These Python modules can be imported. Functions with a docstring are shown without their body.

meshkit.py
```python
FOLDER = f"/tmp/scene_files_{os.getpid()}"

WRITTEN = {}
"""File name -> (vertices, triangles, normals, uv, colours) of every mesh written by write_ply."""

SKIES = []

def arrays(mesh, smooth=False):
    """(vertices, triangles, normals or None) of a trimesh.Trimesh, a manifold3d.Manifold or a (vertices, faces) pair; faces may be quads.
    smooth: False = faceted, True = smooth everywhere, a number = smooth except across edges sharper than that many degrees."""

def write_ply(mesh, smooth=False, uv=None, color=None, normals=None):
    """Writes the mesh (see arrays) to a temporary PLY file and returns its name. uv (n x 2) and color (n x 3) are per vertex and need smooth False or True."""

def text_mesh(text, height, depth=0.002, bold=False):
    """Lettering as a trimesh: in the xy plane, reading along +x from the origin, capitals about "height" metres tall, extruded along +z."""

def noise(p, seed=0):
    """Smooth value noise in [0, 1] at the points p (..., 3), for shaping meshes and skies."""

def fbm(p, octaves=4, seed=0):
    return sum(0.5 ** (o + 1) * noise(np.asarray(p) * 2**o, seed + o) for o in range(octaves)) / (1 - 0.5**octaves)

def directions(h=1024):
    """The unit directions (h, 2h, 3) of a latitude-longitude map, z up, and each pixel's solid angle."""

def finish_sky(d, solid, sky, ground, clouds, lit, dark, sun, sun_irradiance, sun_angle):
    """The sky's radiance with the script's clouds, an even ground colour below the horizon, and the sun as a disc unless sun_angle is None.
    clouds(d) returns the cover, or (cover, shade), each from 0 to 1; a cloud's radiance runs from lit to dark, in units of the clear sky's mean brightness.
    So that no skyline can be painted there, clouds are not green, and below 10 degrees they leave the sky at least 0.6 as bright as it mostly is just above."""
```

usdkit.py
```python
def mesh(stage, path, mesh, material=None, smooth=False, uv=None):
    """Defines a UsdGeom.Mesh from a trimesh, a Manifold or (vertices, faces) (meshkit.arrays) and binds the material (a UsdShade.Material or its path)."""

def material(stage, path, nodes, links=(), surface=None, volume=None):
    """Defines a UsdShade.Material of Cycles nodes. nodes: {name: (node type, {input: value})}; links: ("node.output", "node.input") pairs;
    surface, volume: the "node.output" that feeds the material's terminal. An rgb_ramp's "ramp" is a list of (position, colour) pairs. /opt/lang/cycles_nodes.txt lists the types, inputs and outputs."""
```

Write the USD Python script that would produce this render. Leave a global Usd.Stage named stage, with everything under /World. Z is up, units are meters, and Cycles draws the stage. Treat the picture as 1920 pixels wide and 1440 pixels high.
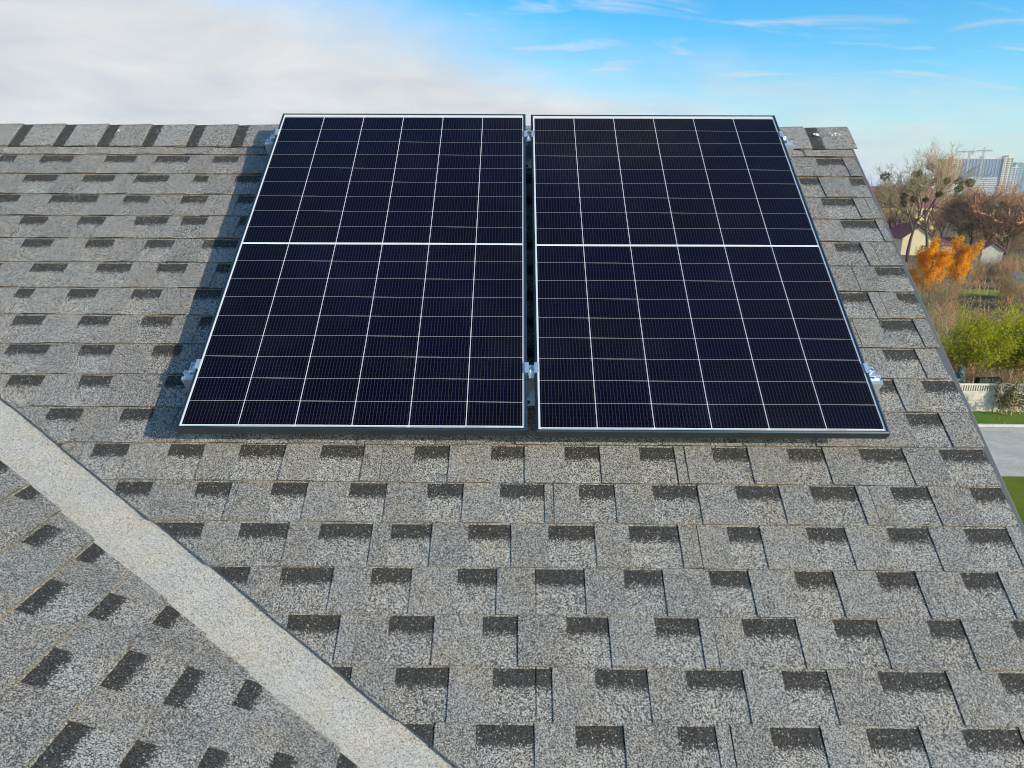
import math, random
import numpy as np, trimesh, usdkit
from shapely.geometry import Polygon, box as sbox
from pxr import Usd, UsdGeom, UsdLux, UsdShade, Gf, Sdf

stage = Usd.Stage.CreateInMemory()
UsdGeom.SetStageUpAxis(stage, UsdGeom.Tokens.z)
UsdGeom.SetStageMetersPerUnit(stage, 1.0)
UsdGeom.Xform.Define(stage, '/World')
UsdGeom.Scope.Define(stage, '/World/Looks')
rng = np.random.default_rng(11)
A3 = lambda *a: np.array(a, float)

EXPOSURE, SUN_I, SKY_I = 0.12, 1.22, .15
CLOUDS = [(.30, (3.9, 4.15, 4.55)), (.52, (4.6, 4.7, 4.8)), (.70, (5.1, 5.1, 5.05))]
BASE_SHARE, TAB_SHARE, CLUMP = .51, .49, .30
RIDGE_V, CAP_U0 = 1.827, -1.43
HAZE = 0.00018

# ------------------------------------------------------------------ camera
EYE = A3(0, 0, 11.0)                                   # 11 m above the ground, over the roof
CR, CU, CF = A3(.99995669, .00820209, .00439918), A3(-.00650398, .27768917, .96064896), A3(-.00665773, .96063596, -.27773049)
FPX = 1272.9                                           # focal length in pixels of a 1920 wide picture
cam = UsdGeom.Camera.Define(stage, '/World/camera')
m4 = Gf.Matrix4d(*CR, 0, *CU, 0, *(-CF), 0, *EYE, 1)
UsdGeom.Xformable(cam).AddTransformOp().Set(m4)
cam.CreateHorizontalApertureAttr(36.0); cam.CreateVerticalApertureAttr(27.0)
cam.CreateFocalLengthAttr(FPX / 1920 * 36.0)
cam.CreateClippingRangeAttr(Gf.Vec2f(0.05, 20000))
cam.CreateExposureAttr(EXPOSURE)

# ------------------------------------------------------------------ sun and sky
TH = 0.67703                                           # pitch of the main roof
SA, NA, XA = A3(0, math.cos(TH), math.sin(TH)), A3(0, -math.sin(TH), math.cos(TH)), A3(1, 0, 0)
SUN = 1.33 * XA - .40 * SA + NA
SUN /= np.linalg.norm(SUN)
def look_frame(z):
    x = np.cross([0, 0, 1.0], z); x /= np.linalg.norm(x)
    return x, np.cross(z, x), z
sun = UsdLux.DistantLight.Define(stage, '/World/sun')
sx, sy, sz = look_frame(SUN)
UsdGeom.Xformable(sun).AddTransformOp().Set(Gf.Matrix4d(*sx, 0, *sy, 0, *sz, 0, 0, 0, 30, 1))
sun.CreateIntensityAttr(SUN_I); sun.CreateAngleAttr(0.5); sun.CreateNormalizeAttr(True)
sun.CreateColorAttr(Gf.Vec3f(1.0, .885, .74))

def M(name, nodes, links, surface=None, volume=None):
    return usdkit.material(stage, '/World/Looks/' + name, nodes, links, surface=surface, volume=volume)

AZ = math.atan2(SUN[0], SUN[1]); EL = math.asin(SUN[2])
# a bank of thin bright cloud fills the sky to the left, with wisps in the blue to its right
sky_mat = M('sky', {
    'sky': ('sky_texture', {'sky_type': 'single_scattering', 'sun_disc': False, 'sun_elevation': EL, 'sun_rotation': AZ, 'altitude': 150.0, 'air_density': 1.0, 'aerosol_density': 1.0, 'ozone_density': .6}),
    'tn': ('mix', {'mix_type': 'multiply', 'fac': 1.0, 'color2': (.72, .965, 1.15)}), 'hs': ('hsv', {'saturation': 1.38, 'value': 1.30}),
    'tc': ('texture_coordinate', {}),
    'sep': ('separate_xyz', {}),
    # flatten the direction onto a cloud layer
    'zz': ('math', {'math_type': 'add', 'value2': .16}),
    'px': ('math', {'math_type': 'divide'}), 'py': ('math', {'math_type': 'divide'}),
    'plane': ('combine_xyz', {'z': 3.7}),
    'n1': ('noise_texture', {'scale': .8, 'detail': 6.0, 'roughness': .55, 'distortion': .4}),
    'map': ('mapping', {'rotation': (0, 0, .5), 'scale': (1.7, 4.2, 1)}),
    'n2': ('noise_texture', {'scale': 1.1, 'detail': 7.0, 'roughness': .6, 'distortion': .8}),
    'bx': ('math', {'math_type': 'multiply_add', 'value2': -.90, 'value3': .86}),
    'by': ('math', {'math_type': 'multiply_add', 'value2': -4.05}),
    'nn': ('math', {'math_type': 'multiply_add', 'value2': .85}),
    'cov': ('map_range', {'range_type': 'smoothstep', 'from_min': .32, 'from_max': .85, 'clamp': True}),
    'wis': ('map_range', {'range_type': 'smoothstep', 'from_min': .48, 'from_max': .74, 'to_max': .65, 'clamp': True}),
    'low': ('map_range', {'range_type': 'smoothstep', 'from_min': -.02, 'from_max': .10, 'to_min': .5, 'to_max': 0.0, 'clamp': True}), 'mlow': ('mix', {'color2': (2.6, 4.1, 5.7)}),
    'c1': ('math', {'math_type': 'maximum'}),
    'n3': ('noise_texture', {'scale': 1.9, 'detail': 6.0, 'roughness': .55, 'distortion': .5}),
    'cl': ('rgb_ramp', {'ramp': CLOUDS}),
    'mix': ('mix', {}),
    'bg': ('background_shader', {'strength': SKY_I}),
}, [('sky.color', 'tn.color1'), ('tn.color', 'hs.color'), ('tc.generated', 'sep.vector'), ('sep.z', 'zz.value1'), ('sep.x', 'px.value1'), ('zz.value', 'px.value2'),
    ('sep.y', 'py.value1'), ('zz.value', 'py.value2'), ('px.value', 'plane.x'), ('py.value', 'plane.y'),
    ('plane.vector', 'n1.vector'), ('plane.vector', 'map.vector'), ('map.vector', 'n2.vector'),
    ('sep.x', 'bx.value1'), ('sep.z', 'by.value1'), ('bx.value', 'by.value3'), ('n1.fac', 'nn.value1'), ('by.value', 'nn.value3'),
    ('nn.value', 'cov.value'), ('n2.fac', 'wis.value'), ('sep.z', 'low.value'), ('cov.result', 'c1.value1'), ('wis.result', 'c1.value2'),
    ('low.result', 'mlow.fac'), ('hs.color', 'mlow.color1'), ('plane.vector', 'n3.vector'), ('n3.fac', 'cl.fac'),
    ('c1.value', 'mix.fac'), ('mlow.color', 'mix.color1'), ('cl.color', 'mix.color2'), ('mix.color', 'bg.color')], surface='bg.background')
dome = UsdLux.DomeLight.Define(stage, '/World/sky')
UsdShade.MaterialBindingAPI.Apply(dome.GetPrim()).Bind(sky_mat)
dome.GetPrim().SetCustomDataByKey('kind', 'structure')

# ------------------------------------------------------------------ helpers
used = {}
def numbered(parent, name):
    k = used.get((parent, name), 0); used[(parent, name)] = k + 1
    return name if k == 0 else f'{name}_{k:03d}'

def tag(p, label=None, cat=None, group=None, kind=None):
    p = p.GetPrim() if hasattr(p, 'GetPrim') else p
    for k, v in (('label', label), ('category', cat), ('group', group), ('kind', kind)):
        if v: p.SetCustomDataByKey(k, v)
    return p

def mat44(x, y, z, o): return Gf.Matrix4d(*map(float, x), 0, *map(float, y), 0, *map(float, z), 0, *map(float, o), 1)

def thing(name, label, cat, o=(0, 0, 0), axes=None, group=None, kind=None):
    path = '/World/' + numbered('/World', name)
    x = UsdGeom.Xform.Define(stage, path)
    x.AddTransformOp().Set(mat44(*(axes or np.eye(3)), o))
    tag(x, label, cat, group, kind)
    return x

def obj(name, mesh, m, parent=None, xf=None, smooth=False, label=None, kind=None):
    up = str(parent.GetPath()) if parent else '/World'
    g = usdkit.mesh(stage, up + '/' + numbered(up, name), mesh, m, smooth=smooth)
    if xf is not None: g.AddTransformOp().Set(xf)
    tag(g, label, kind=kind)
    return g

def copy_of(src, name, label, o, axes=None, group=None):
    path = '/World/' + numbered('/World', name)
    x = UsdGeom.Xform.Define(stage, path)
    x.GetPrim().GetReferences().AddInternalReference(src.GetPath())
    x.GetPrim().SetInstanceable(True)
    UsdGeom.Xformable(x).ClearXformOpOrder()
    op = [a for a in UsdGeom.Xformable(x).GetOrderedXformOps()]
    (op[0] if op else x.MakeMatrixXform()).Set(mat44(*(axes if axes is not None else np.eye(3)), o))
    tag(x, label, group=group)
    return x

class MB:
    """collects shapes into one mesh"""
    def __init__(s): s.v, s.f, s.n = [], [], 0
    def add(s, v, f):
        s.v.append(np.asarray(v, float)); s.f.append(np.asarray(f, int) + s.n); s.n += len(v); return s
    def tm(s, t): return s.add(t.vertices, t.faces)
    def box(s, x0, x1, y0, y1, z0, z1):
        v = [(x, y, z) for z in (z0, z1) for y in (y0, y1) for x in (x0, x1)]
        q = [(0, 2, 3, 1), (4, 5, 7, 6), (0, 1, 5, 4), (2, 6, 7, 3), (0, 4, 6, 2), (1, 3, 7, 5)]
        return s.add(v, [t for a, b, c, d in q for t in ((a, b, c), (a, c, d))])
    def prism(s, pts, y0, y1, axis=1):
        """polygon (p, q) extruded along an axis: 1: (x, z) profile along y; 0: (y, z) profile along x; 2: (x, y) along z"""
        p = Polygon(pts); t = trimesh.creation.extrude_polygon(p, y1 - y0, engine='earcut')
        v, f = np.array(t.vertices), np.array(t.faces)
        a, b, c = v[:, 0], v[:, 1], v[:, 2] + y0
        if axis == 2: v = np.stack([a, b, c], 1)
        elif axis == 0: v = np.stack([c, a, b], 1)
        else: v, f = np.stack([a, c, b], 1), f[:, ::-1]
        return s.add(v, f)
    def get(s): return np.vstack(s.v), np.vstack(s.f)
    def build(s, name, m, parent=None, **k): return obj(name, s.get(), m, parent, **k)

def tubes(P0, P1, R0, R1, sides=5):
    """many tapered tubes at once"""
    P0, P1, R0, R1 = (np.asarray(a, float) for a in (P0, P1, R0, R1))
    d = P1 - P0; d /= np.maximum(np.linalg.norm(d, axis=1, keepdims=True), 1e-9)
    a = np.where(np.abs(d[:, 2:3]) < .9, [[0, 0, 1.0]], [[1.0, 0, 0]])
    u = np.cross(d, a); u /= np.linalg.norm(u, axis=1, keepdims=True); w = np.cross(d, u)
    t = np.arange(sides) / sides * 2 * np.pi
    ring = u[:, None] * np.cos(t)[None, :, None] + w[:, None] * np.sin(t)[None, :, None]
    v = np.concatenate([P0[:, None] + ring * R0[:, None, None], P1[:, None] + ring * R1[:, None, None]], 1)
    i = np.arange(sides); j = (i + 1) % sides
    f = np.concatenate([np.stack([i, i + sides, j], 1), np.stack([j, i + sides, j + sides], 1)])
    return v.reshape(-1, 3), (f[None] + (np.arange(len(P0)) * 2 * sides)[:, None, None]).reshape(-1, 3)

# ------------------------------------------------------------------ plain materials
def plain(name, col, rough=.7, metal=0.0, var=.15, scale=3.0, spec=.5, bump=0.0):
    c = np.array(col, float)
    nodes = {'geo': ('geometry', {}), 'n': ('noise_texture', {'scale': scale, 'detail': 5.0, 'roughness': .6}),
             'r': ('rgb_ramp', {'ramp': [(.3, tuple(c * (1 - var))), (.7, tuple(np.minimum(c * (1 + var), .95)))]}),
             'p': ('principled_bsdf', {'roughness': rough, 'metallic': metal, 'specular_ior_level': spec})}
    links = [('geo.position', 'n.vector'), ('n.fac', 'r.fac'), ('r.color', 'p.base_color')]
    if bump:
        nodes['b'] = ('bump', {'strength': bump, 'distance': .01}); links += [('n.fac', 'b.height'), ('b.normal', 'p.normal')]
    return M(name, nodes, links, 'p.BSDF')

def leafy(name, c1, c2, trans=.35):
    return M(name, {'oi': ('geometry', {}), 'r': ('rgb_ramp', {'ramp': [(0, c1), (1, c2)]}),
                    'd': ('diffuse_bsdf', {}), 't': ('translucent_bsdf', {}), 'm': ('mix_closure', {'fac': trans})},
             [('oi.random_per_island', 'r.fac'), ('r.color', 'd.color'), ('r.color', 't.color'), ('d.BSDF', 'm.closure1'), ('t.BSDF', 'm.closure2')], 'm.closure')

EXPO = .1427                                           # height of a shingle course
def granules(name, share, light, dark, s_dir=None, band=None, scale=400.0, rnd=.13, ochre=True, big=.17):
    """mineral granules: each voronoi cell is a light or a dark stone; `share` is the share of light ones.
    band: (start, end) in metres above the butt, between which the print turns dark"""
    N = {'geo': ('geometry', {}), 'v': ('voronoi_texture', {'scale': scale}), 's': ('separate_color', {}),
         'n1': ('noise_texture', {'scale': 2.6, 'detail': 4.0, 'roughness': .6}), 'n2': ('noise_texture', {'scale': 9.0, 'detail': 3.0}),
         'n4': ('noise_texture', {'scale': 38.0, 'detail': 2.0}), 'v2': ('voronoi_texture', {'scale': 205.0}), 's2': ('separate_color', {}), 'a5': ('math', {'math_type': 'multiply_add', 'value2': CLUMP, 'value3': -CLUMP / 2}),
         'oi': ('object_info', {}),
         'a1': ('math', {'math_type': 'multiply_add', 'value2': big, 'value3': share - big / 2 - rnd / 2}),
         'a2': ('math', {'math_type': 'multiply_add', 'value2': rnd}),
         'a3': ('math', {'math_type': 'multiply_add', 'value2': .14}), 'a4': ('math', {'math_type': 'subtract', 'value2': .07}), 'a6': ('math', {'math_type': 'add'}),
         'lt': ('math', {'math_type': 'less_than'}),
         'rl': ('rgb_ramp', {'ramp': [(0, tuple(np.array(light) * .62)), (.6, light), (1, tuple(np.minimum(np.array(light) * 1.4, .9)))]}),
         'rd': ('rgb_ramp', {'ramp': [(0, tuple(np.array(dark) * .4)), (.7, dark), (1, tuple(np.array(dark) * 2.2))]}),
         'mx': ('mix', {}), 'tint': ('rgb_ramp', {'ramp': [(.28, (1.05, .995, .92)), (.5, (1, 1, 1)), (.72, (.97, 1, 1.03))]}),
         'ml': ('mix', {'mix_type': 'multiply', 'fac': 1.0}),
         'p': ('principled_bsdf', {'roughness': .85, 'specular_ior_level': .25})}
    Lk = [('geo.position', 'v.vector'), ('geo.position', 'n1.vector'), ('geo.position', 'n2.vector'), ('geo.position', 'n4.vector'), ('v.color', 's.color'),
          ('n1.fac', 'a1.value1'), ('oi.random', 'a2.value1'), ('a1.value', 'a2.value3'), ('n4.fac', 'a3.value1'), ('a2.value', 'a3.value3'), ('a3.value', 'a4.value1'), ('geo.position', 'v2.vector'), ('v2.color', 's2.color'), ('s2.r', 'a5.value1'), ('a4.value', 'a6.value1'), ('a5.value', 'a6.value2'),
          ('s.r', 'lt.value1'), ('s.g', 'rl.fac'), ('s.g', 'rd.fac'), ('lt.value', 'mx.fac'), ('rl.color', 'mx.color2'),
          ('n2.fac', 'tint.fac'), ('mx.color', 'ml.color1'), ('tint.color', 'ml.color2')]
    if band:
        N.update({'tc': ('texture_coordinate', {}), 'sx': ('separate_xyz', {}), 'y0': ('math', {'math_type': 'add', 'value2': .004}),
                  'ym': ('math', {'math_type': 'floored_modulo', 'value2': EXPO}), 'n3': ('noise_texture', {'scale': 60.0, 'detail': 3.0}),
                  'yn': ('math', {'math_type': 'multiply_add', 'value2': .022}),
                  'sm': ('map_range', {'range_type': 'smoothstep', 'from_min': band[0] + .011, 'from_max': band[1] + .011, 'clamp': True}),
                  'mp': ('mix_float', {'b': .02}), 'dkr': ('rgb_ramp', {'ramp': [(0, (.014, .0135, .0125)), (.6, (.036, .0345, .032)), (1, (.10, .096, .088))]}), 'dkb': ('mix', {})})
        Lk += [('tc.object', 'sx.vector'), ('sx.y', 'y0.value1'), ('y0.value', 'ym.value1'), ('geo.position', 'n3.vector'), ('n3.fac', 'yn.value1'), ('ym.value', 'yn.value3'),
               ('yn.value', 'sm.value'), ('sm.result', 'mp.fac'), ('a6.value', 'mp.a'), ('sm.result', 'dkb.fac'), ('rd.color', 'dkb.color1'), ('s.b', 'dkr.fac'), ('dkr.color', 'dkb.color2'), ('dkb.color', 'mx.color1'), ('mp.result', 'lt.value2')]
    else:
        Lk += [('a6.value', 'lt.value2'), ('rd.color', 'mx.color1')]
    last = 'ml.color'
    if s_dir is not None:                              # the cut butt edge shows tan backing sand, worn off in places
        N.update({'dt': ('vector_math', {'math_type': 'dot_product', 'vector2': tuple(-s_dir)}), 'g': ('math', {'math_type': 'greater_than', 'value2': .7}),
                  'n5': ('noise_texture', {'scale': 7.0, 'detail': 4.0}), 'oc': ('rgb_ramp', {'ramp': [(.42, (.05, .042, .035)), (.64, (.30, .20, .09))]}),
                  'ob': ('mix', {})})
        Lk += [('geo.true_normal', 'dt.vector1'), ('dt.value', 'g.value1'), ('geo.position', 'n5.vector'), ('n5.fac', 'oc.fac'),
               ('g.value', 'ob.fac'), ('ml.color', 'ob.color1'), ('oc.color', 'ob.color2')]
        last = 'ob.color'
    Lk.append((last, 'p.base_color'))
    return M(name, N, Lk, 'p.BSDF')

# ------------------------------------------------------------------ roof materials
LT, DK = (.375, .361, .329), (.072, .069, .063)
SB_DN = A3(math.cos(.39842), 0, -math.sin(.39842))    # down the slope of the side roof
def set_of(tagname, sdir, expo):
    global EXPO
    EXPO = expo
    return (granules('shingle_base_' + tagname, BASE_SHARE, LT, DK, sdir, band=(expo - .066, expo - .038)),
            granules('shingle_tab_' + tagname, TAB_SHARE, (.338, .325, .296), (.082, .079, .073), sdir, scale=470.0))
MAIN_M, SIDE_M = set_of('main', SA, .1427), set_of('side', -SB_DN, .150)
EXPO = .212
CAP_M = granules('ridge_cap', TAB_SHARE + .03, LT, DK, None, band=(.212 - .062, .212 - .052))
EXPO = .1427
BACK_M = granules('back_slope', TAB_SHARE, LT, DK)
VALLEY_M = granules('valley_strip', .86, (.43, .41, .37), (.11, .103, .09), scale=520.0, rnd=0, big=.12)
DECK_M = plain('roof_deck', (.03, .03, .03))
TRIM_M = plain('grey_painted_steel', (.13, .132, .13), .5, 0.0, .06)
WALL_M = plain('cream_render', (.55, .50, .40), .9, 0, .08)
SPLAT_M = plain('bird_dropping', (.75, .74, .66), .8, 0, .15, 60.0)

OA = A3(.0494, 2.1364, 10.1435)                        # roof surface under the middle of the panels' lower edge
V0 = A3(-1.03731, 1.80050, 9.87344)                    # a point on the valley
VD = A3(.83004, -.43469, -.34939)                      # down the valley
SB, NB, UB = -SB_DN, A3(math.sin(.39842), 0, math.cos(.39842)), A3(0, 1, 0)
HOUSE = A3(-2.0, 2.6, 0)
def rel(x, y, z, o): return mat44(x, y, z, np.asarray(o, float) - HOUSE)

house = thing('house', 'house roof of grey laminated bitumen shingles under the two solar panels', 'house', HOUSE)

def pix(X):
    d = np.asarray(X) - EYE; w = d @ CF
    return np.stack([960 + FPX * (d @ CR) / w, 720 - FPX * (d @ CU) / w], -1) if np.all(w > .05) else np.full(np.shape(d)[:-1] + (2,), -1e4)
PANEL_PX = Polygon([(531, 211), (1450, 212), (1671, 814), (327, 806)])

DARK = {
0:([(-2.504, -2.422), (-2.305, -2.151), (-2.0, -1.852), (-1.76, -1.599), (-1.489, -1.366), (1.352, 1.48)],[]),
1:([(-2.324, -2.17), (-2.052, -1.905), (-1.811, -1.654), (-1.54, -1.473), (-1.349, -1.219), (1.24, 1.331), (1.467, 1.568)],[]),
2:([(-2.421, -2.284), (-2.146, -1.931), (-1.816, -1.696), (-1.556, -1.439), (-1.302, -1.181), (1.304, 1.449)],[]),
3:([(-2.219, -2.099), (-1.964, -1.847), (-1.719, -1.574), (-1.516, -1.402), (-1.262, -1.145), (1.351, 1.506)],[]),
4:([(-2.151, -2.019), (-1.879, -1.759), (-1.625, -1.505), (-1.381, -1.234), (1.289, 1.401)],[]),
5:([(-2.285, -2.18), (-2.053, -1.906), (-1.782, -1.638), (-1.532, -1.41), (-1.286, -1.173), (1.415, 1.546)],[]),
6:([(-2.057, -1.984), (-1.846, -1.727), (-1.589, -1.47), (-1.338, -1.228), (1.225, 1.348), (1.459, 1.561)],[]),
7:([(-2.007, -1.886), (-1.745, -1.624), (-1.504, -1.383), (-1.278, -1.16), (1.347, 1.483)],[]),
8:([(-1.969, -1.808), (-1.691, -1.564), (-1.417, -1.306), (1.318, 1.442)],[]),
9:([(-1.899, -1.77), (-1.638, -1.52), (-1.324, -1.201), (1.245, 1.317), (1.415, 1.563)],[]),
10:([(-1.698, -1.574), (-1.438, -1.323), (1.313, 1.431)],[]),
11:([(-1.637, -1.595), (-1.485, -1.364), (-1.226, -1.107), (-0.985, -0.831), (-0.711, -0.563), (-0.394, -0.274), (-0.134, -0.02), (0.114, 0.234), (0.365, 0.485), (0.611, 0.733), (0.866, 0.989), (1.109, 1.258), (1.378, 1.524)],[-0.499, 0.519]),
12:([(-1.359, -1.24), (-1.095, -0.979), (-0.848, -0.73), (-0.592, -0.47), (-0.339, -0.221), (-0.101, 0.044), (0.156, 0.273), (0.395, 0.543), (0.665, 0.81), (0.909, 1.061), (1.17, 1.295), (1.428, 1.546)],[-0.958, 0.072, 1.1]),
13:([(-1.188, -1.033), (-0.918, -0.763), (-0.665, -0.509), (-0.44, -0.312), (-0.197, -0.062), (0.054, 0.2), (0.306, 0.463), (0.614, 0.719), (0.863, 0.986), (1.116, 1.246), (1.357, 1.493)],[-0.501, 0.52]),
14:([(-0.98, -0.855), (-0.759, -0.6), (-0.484, -0.362), (-0.223, -0.105), (0.012, 0.16), (0.277, 0.396), (0.536, 0.657), (0.794, 0.914), (1.039, 1.16), (1.294, 1.408)],[0.012]),
15:([(-0.709, -0.557), (-0.414, -0.283), (-0.144, -0.04), (0.1, 0.224), (0.356, 0.484), (0.609, 0.766), (0.872, 1.002), (1.145, 1.246), (1.386, 1.484)],[-0.506, 0.524]),
16:([(-0.573, -0.503), (-0.38, -0.231), (-0.11, 0.055), (0.172, 0.321), (0.427, 0.586), (0.692, 0.821), (0.961, 1.153), (1.293, 1.407)],[0.009, 1.051]),
17:([(-0.369, -0.262), (-0.151, 0.006), (0.112, 0.243), (0.385, 0.488), (0.631, 0.767), (0.884, 1.031), (1.138, 1.295)],[0.526]),
}

SIDE_DARK = {-3: [(.095, .176)], -2: [(-.08, .031)], -1: [(-.317, -.172), (-.072, .037)], 0: [(-.508, -.38), (-.257, -.147)],
             1: [(-.697, -.558), (-.45, -.314), (-.211, -.119)], 2: [(-.667, -.549), (-.438, -.303)], 3: [(-.61, -.508), (-.376, -.279)],
             4: [(-.555, -.46)], 5: [(-.509, -.399)]}

def pattern(u0, u1, known, r):
    """dark gaps between the tabs of one course: the known ones, and made-up ones where none are known"""
    out, at, known = [], u0 + r.uniform(0, .12), sorted(known)
    for a, b in known + [(u1 + .13, u1 + .2)]:
        while at + .15 < a - .10:
            w = r.uniform(.115, .155)
            if at + w > a - .10: w = a - .10 - at
            if w < .05: break
            out.append((at, at + w)); at += w + r.uniform(.10, .155)
        if a < u1: out.append((a, b)); at = b + r.uniform(.10, .15)
    return out

def slab(poly, ztop, th):
    p = np.array(poly.exterior.coords)[:-1]
    if not poly.exterior.is_ccw: p = p[::-1]
    n = len(p); zt = ztop(p)
    v = np.concatenate([np.c_[p, zt], np.c_[p, zt - th]])
    f = [(0, i, i + 1) for i in range(1, n - 1)] + [(n, n + i + 1, n + i) for i in range(1, n - 1)]
    for i in range(n):
        j = (i + 1) % n
        f += [(i, i + n, j + n), (i, j + n, j)]
    return v, np.array(f)

def lay(rows, org, U, S, Nn, e, keep, mats, seed, thick=.0031):
    """lays shingle courses; each strip is a part with its raised tabs as sub-parts"""
    field_b, field_t = MB(), MB()
    v_ref = min(v for v, *_ in rows) - 5 * e
    v_ref = rows[0][0] - round((rows[0][0] - v_ref) / e) * e
    for i, (v, u0, u1, dark, joints) in enumerate(rows):
        r = np.random.default_rng(seed * 1000 + i)
        dark = pattern(u0, u1, dark, r)
        if not joints:
            joints = [u0 + r.uniform(0, 1.02)]
        js = sorted(joints)
        while js[0] > u0: js.insert(0, js[0] - 1.018)
        while js[-1] < u1: js.append(js[-1] + 1.018)
        out = []
        for j in js:                                   # a joint that nobody can see lies inside a tab
            if j not in joints:
                for a, b in dark:
                    if a - .02 < j < b + .02: j = b + .045
            out.append(j)
        js = out
        for ja, jb in zip(js, js[1:]):
            a, b = max(ja + .0012, u0), min(jb - .0012, u1)
            if b - a < .02: continue
            dv, dw, sk = r.normal(0, .0011), r.uniform(-.0003, .0004), r.normal(0, .0012)
            ztop = lambda p: .004 + dw - .008 * p[:, 1] / e
            def cutpoly(x0, x1, y0=0.0):
                lo = lambda x: y0 + dv + sk * (x - a)
                P = Polygon([(x0, lo(x0)), (x1, lo(x1)), (x1 + r.normal(0, .001), e + .026), (x0 + r.normal(0, .001), e + .026)])
                return keep(P, v, r)
            base = cutpoly(a, b)
            if base.is_empty or base.area < 2e-4: continue
            shift = lambda P: Polygon(np.array(P.exterior.coords) - [a, 0])
            c = np.array(base.centroid.coords[0])
            W = lambda p: org + U * p[0] + S * (v + p[1])
            corners = pix(np.array([W(q) for q in np.array(base.exterior.coords)]))
            seen = (corners[:, 0].max() > -60 and corners[:, 0].min() < 1980 and corners[:, 1].min() < 1500 and corners[:, 1].max() > 150)
            bm = slab(shift(base), lambda p: ztop(p) - thick, .0034)
            spans, at = [], a
            for da, db in [d for d in dark if d[1] > a and d[0] < b]:
                if da - at > .012: spans.append((at, da))
                at = max(at, db)
            if b - at > .012: spans.append((at, b))
            tabs = []
            for x0, x1 in spans:
                P = cutpoly(x0, x1, r.normal(0, .0006))
                if P.is_empty or P.area < 1e-4: continue
                jz = r.uniform(-.0003, .0006)
                tabs.append((P, slab(shift(P), lambda p: ztop(p) + jz, thick - .0001 + jz)))
            if not seen:
                off = A3(a, v - v_ref, 0)
                field_b.add(bm[0] + off, bm[1])
                for _, t in tabs: field_t.add(t[0] + off, t[1])
                continue
            sh = obj('shingle', bm, mats[0], house, rel(U, S, Nn, org + U * a + S * v))
            rest = MB()
            for P, t in tabs:
                q = pix(W(np.array(P.centroid.coords[0])))
                from shapely.geometry import Point
                if -20 < q[0] < 1940 and 200 < q[1] < 1460 and not PANEL_PX.contains(Point(*q)): obj('shingle_tab', t, mats[1], sh)
                else: rest.add(*t)
            if rest.n: rest.build('covered_tabs', mats[1], sh, kind='stuff')
    if field_b.n:
        field_b.build('shingle_field', mats[0], house, xf=rel(U, S, Nn, org + S * v_ref), kind='stuff')
        field_t.build('shingle_field', mats[1], house, xf=rel(U, S, Nn, org + S * v_ref), kind='stuff')

def keep_main(P, v, r):
    # the courses are cut along the valley
    w = .004 * math.sin(9 * v) + .003 * math.sin(31 * v)
    L = lambda y: -1.581 - 1.488 * (v + y) + w
    if L(.0) < -6.9: return P
    big = Polygon([(L(-.1), -.1), (9, -.1), (9, .4), (L(.4), .4)])
    Q = P.intersection(big)
    return Q if Q.geom_type == 'Polygon' else Polygon()
def keep_side(P, v, r):
    # distance from the valley line, kept above .083
    nx, ny = -.9006, .4347
    d = .083 + .0035 * math.sin(11 * v) - ny * v
    # nx*u + ny*y > d  ->  u < (ny*y - d)/-nx
    L = lambda y: (ny * y - d) / .9006
    Q = P.intersection(Polygon([(-9, -.1), (L(-.1), -.1), (L(.4), .4), (-9, .4)]))
    return Q if Q.geom_type == 'Polygon' else Polygon()

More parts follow.
